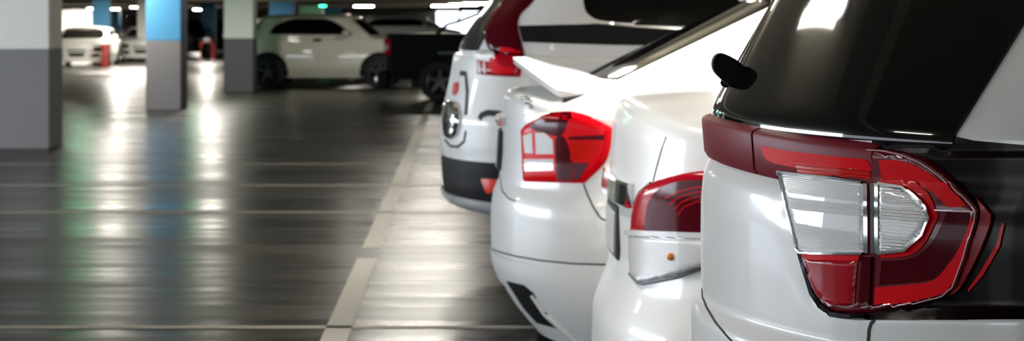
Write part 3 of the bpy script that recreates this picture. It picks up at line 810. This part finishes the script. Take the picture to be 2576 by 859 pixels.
# ---- car C: white saloon with a raised boot spoiler
def car_c():
    yc, W = 8.72, 0.86
    sil = [(1276, 212), (1267, 235), (1263, 300), (1262, 380), (1256, 445), (1240, 480), (1235, 520), (1235, 600), (1238, 660), (1250, 690), (1268, 715)]
    low, cab, root, tab = saloon('saloon_car', yc, W, sil, 2.2, 0.6, lambda x, t: 1.035-0.095*min(1, abs(t)/0.86)**2.2+0.10*min(1, max(0, (x-0.36)/0.9)), 0, lambda z: 0.476+(z-1.07)*2.14,
                            'white saloon with a raised boot spoiler and bright red tail lamp, third from the right', frange(0.24, 0.66, 22)+frange(0.68, 0.90, 24))
    lb, cb = low.bm(), cab.bm(); tr = tree_of(lb, cb); T = from_eye(tr)
    isb = lambda i, j: i < 21
    obj('body', low.bm(lambda i, j: not isb(i, j)), white, root); obj('rear_bumper', low.bm(isb), white, root)
    obj('cab_shell', cb, white, root)
    Ts = sideways(tree_of(cab.bm()))
    obj('rear_window', patch([(yc-0.60, 1.085), (yc+0.60, 1.085), (yc+0.50, 1.40), (yc-0.50, 1.40)], lengthways(tree_of(cab.bm())), 0.004, 0.01, 0.03), glass, root)
    sm = bmesh.new()
    ribbon([(1468, 462), (1478, 490), (1492, 520), (1512, 550), (1536, 560), (1545, 561)], T, 0.006, bm=sm)
    obj('wing_seam', sm, seam, root); sm = bmesh.new()
    ribbon([(1240, 628), (1262, 636), (1300, 646), (1360, 656), (1440, 664), (1540, 667)], T, 0.006, bm=sm)
    obj('panel_seam', sm, seam, root)
    base = [(1315, 332), (1326, 315), (1370, 294), (1440, 283), (1500, 301), (1541, 322), (1536, 370), (1520, 412), (1470, 461), (1320, 458)]
    lamp = obj('tail_lamp', patch(smooth_poly(base, 3, sharp=(0, 5, 8, 9)), T, 0.008, 0.02, 7, bulge=0.016, bw=22), red_bright, root, label='faceted bright red tail lamp')
    def sub(name, poly, m, off=0.0255, sm=3, sharp=()):
        return obj(name, patch(smooth_poly(poly, sm, sharp) if sm > 1 else poly, T, off, 0.008, 7), m, lamp)
    sub('clear_lens', [(1332, 402), (1404, 400), (1404, 430), (1334, 432)], reflector, sm=1)
    sub('clear_lens', [(1330, 342), (1352, 334), (1354, 386), (1334, 386)], reflector, sm=1)
    sub('clear_lens', [(1360, 334), (1382, 334), (1402, 352), (1404, 388), (1362, 388)], reflector, sm=1)
    sub('dark_lens', [(1408, 350), (1430, 345), (1448, 400), (1452, 455), (1412, 455)], red_dark, sharp=(0, 3, 4))
    sub('dark_lens', [(1370, 300), (1440, 289), (1434, 320), (1420, 345), (1400, 340), (1345, 322)], red_dark, sharp=(0, 1))
    sub('dark_lens', [(1440, 344), (1526, 340), (1524, 352), (1442, 352)], red_dark, sm=1)
    sub('ribbed_lens', [(1442, 356), (1518, 356), (1506, 385), (1492, 404), (1446, 404)], red_rib, sm=1)
    sub('dark_lens', [(1450, 410), (1490, 410), (1466, 450), (1456, 454)], red_dark, sm=1)
    mirror_tree(lamp, yc)
    # boot spoiler: a wing on two feet, high in the middle and swept down to its tips
    b = bmesh.new(); prev = None; NN = 40
    for k in range(NN+1):
        u = -1+2*k/NN; au = abs(u)
        y = yc-u*0.60; xr = 0.205+0.17*au**1.6; z = 1.142-0.128*au**1.5; ch = 0.27-0.06*au; tc = 0.026
        sc_ = 1.0 if au < 0.93 else max(0.25, math.sqrt(max(0, 1-((au-0.93)/0.075)**2)))
        xm = xr+ch/2; c2 = ch/2*sc_
        dz = 0.07-0.10*au
        ring = [Vector((xm-c2+0.006, y, z-0.006)), Vector((xm-c2, y, z+tc-0.006)), Vector((xm-c2*0.6, y, z+tc-0.004)), Vector((xm+c2*0.3, y, z+tc-dz*0.62)), Vector((xm+c2*0.9, y, z+tc-dz*0.95)), Vector((xm+c2, y, z-dz)), Vector((xm+c2*0.4, y, z-tc*0.8-dz*0.7)), Vector((xm-c2*0.6, y, z-tc*0.4))]
        ring = [b.verts.new(p) for p in ring]
        if prev:
            for q in range(len(ring)): b.faces.new([prev[q], prev[(q+1) % len(ring)], ring[(q+1) % len(ring)], ring[q]])
        else: b.faces.new(ring)
        prev = ring
    b.faces.new(prev[::-1]); bmesh.ops.recalc_face_normals(b, faces=b.faces)
    sp = obj('boot_spoiler', b, white, root, sharp=50)
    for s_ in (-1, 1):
        gk = bmesh.new(); add_tube(gk, [(0.40, yc+s_*0.592, 1.008), (0.385, yc+s_*0.588, 1.004), (0.46, yc+s_*0.600, 1.018), (0.56, yc+s_*0.598, 1.035)][1:], 0.010, 8); obj('spoiler_gap_shade', gk, seam, sp)  # black tube drawn as the shadow gap under each wing tip
        obj('spoiler_foot', box(0.44, 0.60, yc+s_*0.42-0.02, yc+s_*0.42+0.02, 0.98, 1.08, bevel=0.008), white, sp)
    # licence lamp garnish, plate with dark edge, badge strokes
    b = bmesh.new()
    p, n_ = low.Pn(-0.05, 0.90)
    bar = []
    def rbar(a0, a1, z0, z1, o0, o1, m, name, n=24, par=None, label=None):
        bb = bmesh.new(); prev = None
        for k in range(n+1):
            a = a0+(a1-a0)*k/n
            ring = []
            for (o, z) in ((o0, z0), (o1-0.004, z0), (o1, z0+0.006), (o1, z1-0.006), (o1-0.004, z1), (o0, z1)):
                p, nn = low.Pn(a, z); ring.append(bb.verts.new(p+nn*o))
            if prev:
                for q in range(6): bb.faces.new([prev[q], prev[(q+1) % 6], ring[(q+1) % 6], ring[q]])
            else: bb.faces.new(ring)
            prev = ring
        bb.faces.new(prev[::-1]); bmesh.ops.recalc_face_normals(bb, faces=bb.faces)
        return obj(name, bb, m, par or root, label=label)
    b.free()
    rbar(-0.28, 0.12, 0.885, 0.92, -0.01, 0.03, chrome, 'chrome_garnish')
    pl = rbar(-0.22, 0.06, 0.70, 0.86, 0.0, 0.018, grey_plastic, 'plate_frame')
    rbar(-0.21, 0.05, 0.71, 0.85, 0.01, 0.022, plate_m, 'number_plate', par=pl)
    bd = bmesh.new()
    for ln in ([(1310, 246), (1322, 243), (1334, 250)], [(1312, 252), (1326, 252), (1340, 257)], [(1322, 260), (1334, 263), (1342, 271)], [(1326, 268), (1338, 272)]): ribbon(ln, T, 0.006, off=0.003, bm=bd, step=4)
    obj('badge', bd, chrome, root, label='small chrome badge')
    # skirt under the bumper: flared lip with a dark vent
    lt = fit_rear([(1232, 615), (1237, 655), (1254, 692), (1262, 704), (1290, 748), (1320, 786), (1347, 815)], yc, W+0.012, 0.6, 2.2)
    lip = Loft(yc, lerp_table(lt), const(4.4), lambda z: W+0.012-0.25*max(0, 0.22-z), frange(min(lt)[0], 0.375, 18), None, Lr=0.6, nr=2.2, ncol=72, cap=False)
    obj('bumper_skirt', lip.bm(), white, root)
    Tl = from_eye(tree_of(lip.bm()))
    obj('vent', patch([(1276, 708), (1318, 718), (1342, 738), (1362, 775), (1412, 828), (1352, 812), (1318, 774), (1294, 736)], Tl, 0.005, 0.01, 5), plastic, root)
    bl = bmesh.new(); ribbon([(1340, 742), (1372, 790), (1452, 862), (1520, 900)], Tl, 0.02, off=0.010, bm=bl, th=0.012); obj('skirt_edge', bl, white, root)
    sm = bmesh.new(); ribbon([(1258, 440), (1263, 480), (1280, 500), (1297, 507)], T, 0.005, bm=sm); obj('boot_seam', sm, seam, root)
    for x in (1.25, 3.85):
        for f in (-1, 1): wheel(root, (x, yc+f*(W-0.1), 0.31), 0.31, 0.19, f, world=True)
    g = obj('side_window', patch([(1.75, 1.10), (3.3, 1.10), (2.7, 1.35), (2.1, 1.38)], Ts, 0.004, 0.01, 0.08), glass, root); mirrored(g, yc)
car_c()

# ---- car D: tall white SUV with pillar lamps
def car_d():
    yc, W = 11.12, 0.90
    sil = [(1148, 127), (1140, 145), (1133, 190), (1124, 230), (1110, 290), (1108, 350), (1113, 385), (1110, 400), (1113, 455), (1125, 490)]
    L = 0.5; n = 2.3
    tab = fit_rear(sil, yc, W, L, n); tab += [(0.30, tab[-1][1]+0.06)]
    low = Loft(yc, lerp_table(tab), const(4.5), lerp_table([(0.3, W-0.03), (0.5, W), (1.2, W-0.01)]), frange(0.38, 0.62, 14)+frange(0.64, 1.10, 36), lambda x, t: 1.15, Lr=L, nr=n, ncol=72, r=0.03, crown=0.01)
    g = fit_rear([(1158, 122), (1178, 80), (1206, 40), (1240, 0)], yc, W, L, n)
    ft = lerp_table(g); sl = (g[-1][1]-g[-2][1])/(g[-1][0]-g[-2][0]); zt, xt = max(g)[0], max(g)[1]
    Xc = lambda z: ft(z) if z < zt-0.02 else ft(zt-0.02)+0.55*(z-zt+0.02)
    cab = Loft(yc, Xc, lambda z: 3.6-(z-1.1)*1.3, lambda z: W-0.02-0.02*max(0, z-1.12)*4-0.2*max(0, z-1.30), frange(1.06, 1.60, 28), lambda x, t: 1.67-0.04*(t/0.7)**2, Lr=L, nr=n, ncol=72, r=0.05, crown=0.02)
    root = thing('suv', (0.0, yc, 0), 'tall white SUV with dark red pillar lamp, beyond the saloon with the spoiler', 'car')
    T = from_eye(tree_of(low.bm(), cab.bm()))
    isb = lambda i, j: i < 13
    obj('body', low.bm(lambda i, j: not isb(i, j)), white, root); obj('rear_bumper', low.bm(isb, close=True), plastic, root, label='dark unpainted lower bumper')
    obj('cab_shell', cab.bm(), cream if False else white, root)
    # glass from the shell
    rows = []; b = bmesh.new()
    for i in range(24):
        z = 1.165+(1.58-1.165)*i/23; r_ = []
        e = 0.42
        for k in range(41):
            p, nn = cab.Pn(-e+2*e*k/40, z); r_.append((b.verts.new(p+nn*0.008), b.verts.new(p-nn*0.005)))
        rows.append(r_)
    for i in range(23):
        for k in range(40):
            b.faces.new([rows[i][k][0], rows[i][k+1][0], rows[i+1][k+1][0], rows[i+1][k][0]]); b.faces.new([rows[i][k][1], rows[i+1][k][1], rows[i+1][k+1][1], rows[i][k+1][1]])
    for k in range(40): b.faces.new([rows[0][k][0], rows[0][k][1], rows[0][k+1][1], rows[0][k+1][0]]); b.faces.new([rows[-1][k][0], rows[-1][k+1][0], rows[-1][k+1][1], rows[-1][k][1]])
    for i in range(23):
        for k in (0, 40): b.faces.new([rows[i][k][0], rows[i+1][k][0], rows[i+1][k][1], rows[i][k][1]])
    bmesh.ops.recalc_face_normals(b, faces=b.faces)
    obj('rear_window', b, mat('smoked_glass', (0.03, 0.03, 0.03), 0.12), root)
    lamp = obj('tail_lamp', patch(smooth_poly([(1202, 134), (1230, 136), (1300, 142), (1320, 150), (1314, 172), (1308, 194), (1250, 192), (1204, 187)], 2, sharp=(0, 3, 5, 7)), T, 0.008, 0.02, 5, bulge=0.014, bw=12), red_mid, root, label='squarish red tail lamp')
    def sub(name, poly, m, off=0.023, par=lamp): return obj(name, patch(smooth_poly(poly, 2), T, off, 0.008, 5), m, par)
    sub('clear_lens', [(1205, 137), (1246, 139), (1248, 156), (1205, 152)], reflector)
    sub('red_lens', [(1240, 150), (1256, 146), (1262, 165), (1296, 172), (1288, 186), (1244, 182)], red_bright)
    sub('clear_lens', [(1212, 160), (1216, 160), (1218, 184), (1213, 184)], reflector); sub('clear_lens', [(1224, 160), (1228, 160), (1230, 184), (1225, 184)], reflector)
    mirror_tree(lamp, yc)
    pl = obj('pillar_lamp', patch(smooth_poly([(1400, -90), (1300, -90), (1264, 4), (1238, 40), (1221, 80), (1226, 112), (1240, 134), (1322, 146), (1313, 108), (1303, 62), (1312, 34), (1342, 2)], 3, sharp=(0, 1, 6, 7)), T, 0.008, 0.03, 7, bulge=0.02, bw=22), red_dark, root, label='dark red lamp sweeping up the rear pillar')
    sub('red_lens', [(1270, 116), (1284, 108), (1296, 122), (1312, 140), (1270, 138)], red_bright, 0.027, pl)
    mirror_tree(pl, yc)
    w_ = obj('side_window', patch(smooth_poly([(1478, -90), (1468, -20), (1470, 18), (1482, 38), (1512, 52), (1600, 60), (1700, 66), (2800, 80), (2800, -90)], 3, sharp=(0, 7, 8)), T, 0.006, 0.012, 20), glass, root); mirrored(w_, yc)
    m_ = obj('side_band', patch([(1306, 66), (1500, 60), (1700, 74), (2800, 88), (2800, 130), (1700, 116), (1500, 112), (1316, 106)], T, 0.006, 0.012, 14), plastic, root); mirrored(m_, yc)  # dark band along the flank under the side window
    wl = bmesh.new(); ribbon([(1490, 52), (1512, 57), (1600, 66), (1700, 72), (1900, 76)], T, 0.010, off=0.010, bm=wl); obj('window_trim', wl, chrome, root)
    # tailgate details
    sm = bmesh.new(); ribbon([(1206, 300), (1212, 290), (1228, 284), (1250, 286), (1290, 292)], T, 0.03, bm=sm, off=0.004)
    ribbon([(1158, 184), (1172, 186), (1176, 230), (1172, 290)], T, 0.026, bm=sm, off=0.003)
    ribbon([(1120, 352), (1134, 368), (1152, 370), (1168, 356), (1172, 330)], T, 0.012, bm=sm, off=0.004)
    obj('panel_seam', sm, seam, root)
    obj('tailgate_garnish', patch(smooth_poly([(1122, 262), (1150, 258), (1160, 290), (1152, 340), (1124, 345)], 2), T, 0.012, 0.02, 5, bulge=0.02, bw=10), chrome, root)
    obj('rear_badge', patch(smooth_poly([(1144, 212), (1154, 208), (1152, 232), (1142, 240)], 2), T, 0.008, 0.01, 5), barrier_red, root, label='small red mark on the tailgate')
    obj('bumper_reflector', patch(smooth_poly([(1212, 450), (1250, 452), (1252, 466), (1232, 488), (1220, 476)], 2, sharp=(0, 1)), T, 0.006, 0.012, 5), mat('orange_reflector', (0.85, 0.03, 0.01), 0.3, coat=1), root, label='orange red reflector in the lower bumper')
    # skid plate
    b = bmesh.new(); prev = None
    for k in range(49):
        a = -0.9+1.8*k/48; ring = []
        lift = 0.0
        for (o, z) in ((0.0, 0.47), (0.014, 0.465), (0.018, 0.44), (0.0, 0.41), (-0.06, 0.385), (-0.07, 0.39), (-0.03, 0.43)):
            p, nn = low.Pn(a, max(z, 0.40)); p = p.copy(); p.z = z-0.03-0.03*abs(a)**2; ring.append(b.verts.new(p+nn*o))
        if prev:
            for q in range(len(ring)): b.faces.new([prev[q], prev[(q+1) % len(ring)], ring[(q+1) % len(ring)], ring[q]])
        else: b.faces.new(ring)
        prev = ring
    b.faces.new(prev[::-1]); bmesh.ops.recalc_face_normals(b, faces=b.faces)
    obj('skid_plate', b, mat('silver_plastic', (0.6, 0.62, 0.65), 0.3, metal=0.3, coat=0.5), root)
    for x in (0.95, 3.6):
        for f in (-1, 1): wheel(root, (x, yc+f*(W-0.12), 0.35), 0.35, 0.22, f, world=True)
car_d()

# ------------------------------------------------------------------ complete cars further away (built in their own axes, tail at x=0)
def full_car(name, loc, rotz, label, paint, Lc=4.2, W=0.85, clear=0.22, belt=0.95, hood=0.92, deck=1.0, roof=1.47, cabx=(0.1, 3.2), rake=(0.5, 1.6), wb=(0.75, 3.35), wr=0.31,
             win=None, face='side', group=None, wheels=True):
    t = thing(name, loc, label, 'car', group, rotz)
    zt = lambda x, tt: (deck if x < cabx[0]+0.3 else (belt+0.03 if x < cabx[1]-0.5 else belt+0.03-(belt+0.03-hood)*min(1, (x-cabx[1]+0.5)/(Lc-cabx[1]+0.5))))-0.05*(abs(tt)/W)**3
    low = Loft(0, lerp_table([(clear, 0.08), (clear+0.12, 0.02), (0.6, 0.0), (belt, 0.05)]), lambda z: Lc-0.05*abs(z-0.5)*2, lerp_table([(clear, W-0.06), (0.4, W), (0.7, W), (belt, W-0.03)]),
               frange(clear, belt-0.14, 12), zt, Lr=0.45, nr=2.5, Lf=0.7, nf=2.2, ncol=40, r=0.05, crown=0.02)
    cab = Loft(0, lambda z: cabx[0]+rake[0]*max(0, z-belt+0.03)**1.0, lambda z: cabx[1]-rake[1]*max(0, z-belt+0.03), lambda z: W-0.05-0.36*max(0, z-belt), frange(belt-0.05, roof-0.09, 14), lambda x, tt: roof-0.04*(tt/0.6)**2-0.05*((x-(cabx[0]+cabx[1])/2)/1.5)**2,
               Lr=0.35, nr=2.5, Lf=0.5, nf=2.4, ncol=40, r=0.07, crown=0.015, inset=0.5)
    obj('body', low.bm(close=True), paint, t, world=False); obj('cab_shell', cab.bm(), paint, t, world=False)
    C = tree_of(cab.bm()); LB = tree_of(low.bm())
    zb, zr = belt+0.04, roof-0.10
    xa, xb = cabx[0]+rake[0]*0.3+0.25, cabx[1]-0.35
    wn = win or smooth_poly([(xa-0.1, zb+0.05), (xa+0.25, zr-0.03), (xa+0.8, zr+0.005), (xb-rake[1]*0.38-0.1, zr-0.005), (xb-0.1, zb+0.06), (xb, zb), (xa, zb)], 3, sharp=(0, 4, 5, 6))
    for dy, y0 in ((1, -5), (-1, 5)): obj('side_window', patch(wn, sideways(C, y0, dy), 0.005, 0.012, 0.10), glass, t, world=False)
    obj('windscreen', patch([(-W+0.16, zb-0.02), (W-0.16, zb-0.02), (W-0.30, zr), (-W+0.30, zr)], lengthways(C, 9, -1), 0.005, 0.012, 0.09), glass, t, world=False)
    obj('rear_window', patch([(-W+0.2, zb+0.05), (W-0.2, zb+0.05), (W-0.32, zr), (-W+0.32, zr)], lengthways(C, -4, 1), 0.005, 0.012, 0.09), glass, t, world=False)
    sd = sideways(LB, -5, 1)
    if wheels:
        for x in wb:
            for f in (-1, 1):
                wheel(t, (x, f*(W-0.075), wr), wr, 0.19, f)
                arc = [(x+(wr+0.085)*math.cos(a), max(clear+0.012, wr+(wr+0.09)*math.sin(a))) for a in frange(-0.5, PI+0.5, 22)]
                arc = [(px_, z_) for px_, z_ in arc if z_ > clear+0.011] or arc
                obj('wheel_arch', patch(arc, sideways(LB, 5*f, -f), 0.004, 0.012, 0.08), plastic, t, world=False)
    for f in (-1, 1):
        b = bmesh.new(); bmesh.ops.create_uvsphere(b, u_segments=16, v_segments=10, radius=1, matrix=Matrix.Translation((cabx[1]-0.75, f*(W+0.05), belt+0.07)) @ Matrix.Diagonal((0.08, 0.11, 0.07, 1)))
        obj('door_mirror', b, paint, t, world=False)
    nose = lengthways(LB, 9, -1); tail = lengthways(LB, -4, 1)
    for f in (-1, 1):
        obj('headlamp', patch(smooth_poly([(f*0.42, hood-0.17), (f*0.72, hood-0.13), (f*0.80, hood-0.20), (f*0.70, hood-0.30), (f*0.46, hood-0.27)], 2), nose, 0.006, 0.014, 0.04, bulge=0.01, bw=0.05), chrome, t, world=False)
        obj('tail_lamp', patch(smooth_poly([(f*0.50, belt-0.05), (f*0.76, belt-0.02), (f*0.78, belt-0.20), (f*0.52, belt-0.22)], 2), tail, 0.006, 0.014, 0.04), red_bright, t, world=False)
        obj('lower_vent', patch(smooth_poly([(f*0.42, 0.36), (f*0.66, 0.40), (f*0.66, 0.30), (f*0.46, 0.28)], 2), nose, 0.006, 0.014, 0.04), plastic, t, world=False)
    obj('grille', patch([(-0.26, 0.42), (0.26, 0.42), (0.20, 0.30), (-0.20, 0.30)], nose, 0.006, 0.014, 0.04), plastic, t, world=False)
    obj('upper_grille', patch([(-0.30, hood-0.22), (0.30, hood-0.22), (0.26, hood-0.27), (-0.26, hood-0.27)], nose, 0.006, 0.014, 0.04), plastic, t, world=False)
    return t, low, cab
yh = 42.3
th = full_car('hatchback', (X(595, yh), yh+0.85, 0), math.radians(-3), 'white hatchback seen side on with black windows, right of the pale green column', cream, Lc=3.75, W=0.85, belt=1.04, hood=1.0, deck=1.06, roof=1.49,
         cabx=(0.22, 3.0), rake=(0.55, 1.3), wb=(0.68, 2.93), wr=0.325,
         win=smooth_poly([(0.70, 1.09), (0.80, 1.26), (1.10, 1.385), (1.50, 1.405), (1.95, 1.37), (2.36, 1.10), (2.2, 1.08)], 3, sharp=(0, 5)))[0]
obj('door_handle', box(1.60, 1.76, -0.875, -0.85, 0.95, 1.0, bevel=0.005), plastic, th, world=False)
full_car('saloon_car', (X(560, 50), 50.5, 0), math.radians(15), 'dark car whose roof and glass show behind the white hatchback bonnet', black_paint, Lc=4.6, belt=1.0, roof=1.53, cabx=(0.9, 3.6), rake=(1.2, 1.7), wb=(0.9, 3.6))
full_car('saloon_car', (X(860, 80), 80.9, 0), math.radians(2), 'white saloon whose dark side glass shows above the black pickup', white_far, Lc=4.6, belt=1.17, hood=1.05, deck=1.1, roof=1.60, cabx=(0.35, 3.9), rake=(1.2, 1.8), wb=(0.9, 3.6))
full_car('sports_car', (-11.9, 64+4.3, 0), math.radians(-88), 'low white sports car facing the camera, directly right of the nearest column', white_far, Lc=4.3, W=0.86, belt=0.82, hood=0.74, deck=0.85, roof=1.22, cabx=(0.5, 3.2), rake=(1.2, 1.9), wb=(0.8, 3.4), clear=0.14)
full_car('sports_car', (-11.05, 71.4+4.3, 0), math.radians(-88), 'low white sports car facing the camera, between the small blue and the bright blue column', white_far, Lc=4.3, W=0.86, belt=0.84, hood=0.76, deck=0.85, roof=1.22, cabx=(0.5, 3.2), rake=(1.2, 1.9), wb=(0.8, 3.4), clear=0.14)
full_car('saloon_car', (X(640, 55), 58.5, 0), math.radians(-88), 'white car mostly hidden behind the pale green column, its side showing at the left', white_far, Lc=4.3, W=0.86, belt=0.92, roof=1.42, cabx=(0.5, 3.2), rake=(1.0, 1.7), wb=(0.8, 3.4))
full_car('saloon_car', (X(484, 84)-0.4, 84, 0), math.radians(-80), 'dark car behind the bright blue column, left of the red and white barrier', black_paint, Lc=4.2, W=0.85, belt=1.0, roof=1.5, cabx=(0.3, 3.2), rake=(0.8, 1.5), wb=(0.8, 3.4))
full_car('saloon_car', (X(555, 88), 92, 0), math.radians(-90), 'dark car far away between the red and white barrier and the pale green column', black_paint, Lc=4.2, W=0.85, belt=1.0, roof=1.45, cabx=(0.3, 3.2), rake=(0.8, 1.5), wb=(0.8, 3.4))
full_car('van', (X(315, 92), 97, 0), math.radians(-85), 'dark car far behind the second white sports car', black_paint, Lc=4.4, W=0.88, belt=1.1, hood=1.0, roof=1.75, cabx=(0.1, 3.4), rake=(0.3, 1.2), wb=(0.8, 3.4))

# ---- dark pickup
def pickup():
    y = 35.0; x0 = X(958, y)
    t = thing('pickup_truck', (x0, y+0.88, 0), 'black pickup truck with a tall rear lamp, right of the white hatchback', 'pickup truck')
    yy = y+0.88
    low = Loft(yy, lerp_table([(0.4, x0+0.12), (0.5, x0+0.06), (1.1, x0+0.07)]), const(x0+5.1), const(0.88), frange(0.38, 1.08, 14), lambda x, tt: 1.14, Lr=0.12, nr=4, ncol=24, r=0.02, crown=-0.002)
    obj('body', low.bm(close=True), black_paint, t)
    cab = Loft(yy, lambda z: x0+1.75+(z-1.1)*0.25, lambda z: x0+3.9-(z-1.1)*1.4, lambda z: 0.84-0.25*(z-1.1), frange(1.08, 1.68, 10), lambda x, tt: 1.76-0.03*tt*tt, Lr=0.15, nr=4, Lf=0.4, ncol=24, r=0.05, crown=0.01, inset=0.4)
    obj('cab_shell', cab.bm(), black_paint, t)
    obj('side_window', patch([(x0+2.0, 1.18), (x0+3.4, 1.18), (x0+3.0, 1.6), (x0+2.1, 1.62)], sideways(tree_of(cab.bm())), 0.004, 0.01, 0.1), glass, t)
    T = from_eye(tree_of(low.bm()))
    l = obj('tail_lamp', box(x0+0.05, x0+0.17, y-0.02, y+0.12, 0.78, 1.06, bevel=0.02), red_mid, t, label='tall narrow red tail lamp')
    obj('clear_lens', box(x0+0.04, x0+0.12, y-0.03, y+0.10, 0.86, 0.94, bevel=0.015), reflector, l)
    bb = box(x0-0.06, x0+0.12, y+0.02, y+1.70, 0.24, 0.52, bevel=0.04); obj('rear_bumper', bb, plastic, t)
    b2 = box(x0-0.09, x0-0.055, y+0.05, y+0.40, 0.30, 0.44, bevel=0.008); obj('bumper_end', b2, chrome, t)
    obj('trim_strip', box(x0+0.95, x0+2.6, y-0.012, y+0.01, 0.80, 0.83, bevel=0.004), mat('teal_strip', (0.05, 0.10, 0.11), 0.3), t)
    for x in (x0+0.98, x0+4.1):
        for f in (-1, 1): wheel(t, (x, yy+f*(0.80), 0.34), 0.34, 0.24, f, world=True)
    obj('underbody', box(x0+0.5, x0+4.6, y+0.2, y+1.5, 0.22, 0.45), plastic, t)
    zf = lambda v: H-(v-VY)*yy/F
    for yo in (0.2, -0.2-0.6):
        rb = bmesh.new(); add_tube(rb, [(X(1095, yy), yy+yo, zf(90)), (X(1125, yy), yy+yo, zf(62)), (X(1160, yy), yy+yo, zf(52)), (X(1215, yy), yy+yo, zf(30))], 0.03, 8)
        if yo > 0: add_tube(rb, [(X(1150, yy), yy+0.2, zf(60)), (X(1162, yy), yy+0.2, zf(14))], 0.022, 8)
        obj('roll_bar', rb, plastic, t)
pickup()

# ---- barrier
def barrier():
    y = 73.0; x0, x1 = X(501, y), X(541, y)
    t = thing('barrier', ((x0+x1)/2, y, 0), 'red and white arched barrier standing in front of the dim blue column', 'barrier')
    b = bmesh.new(); z = 0.62
    add_tube(b, [(x0+0.06, y, 0.0), (x0+0.06, y, 0.55), (x0+0.14, y, z+0.05), ((x0+x1)/2, y, z+0.10), (x1-0.14, y, z+0.05), (x1-0.06, y, 0.55), (x1-0.06, y, 0.0)], 0.06, 10)
    obj('hoop', b, barrier_red, t)
    obj('reflective_band', box((x0+x1)/2-0.12, (x0+x1)/2+0.12, y-0.07, y+0.07, z+0.03, z+0.17, bevel=0.02), barrier_white, t)
    for xx in (x0+0.06, x1-0.06): obj('foot', box(xx-0.09, xx+0.09, y-0.15, y+0.15, 0, 0.07, bevel=0.01), barrier_white, t)
barrier()
def bollard():
    y = 63.5; x = X(267, y)
    t = thing('bin', (x, y, 0), 'dark red bin standing at the foot of the small distant blue column', 'bin')
    obj('bin_body', box(x-0.12, x+0.10, y-0.15, y+0.15, 0.0, 0.62, bevel=0.03), col_mat('bin_red', (0.30, 0.03, 0.02)), t); obj('lid', box(x-0.13, x+0.11, y-0.16, y+0.16, 0.62, 0.68, bevel=0.02), barrier_red, t)
bollard()
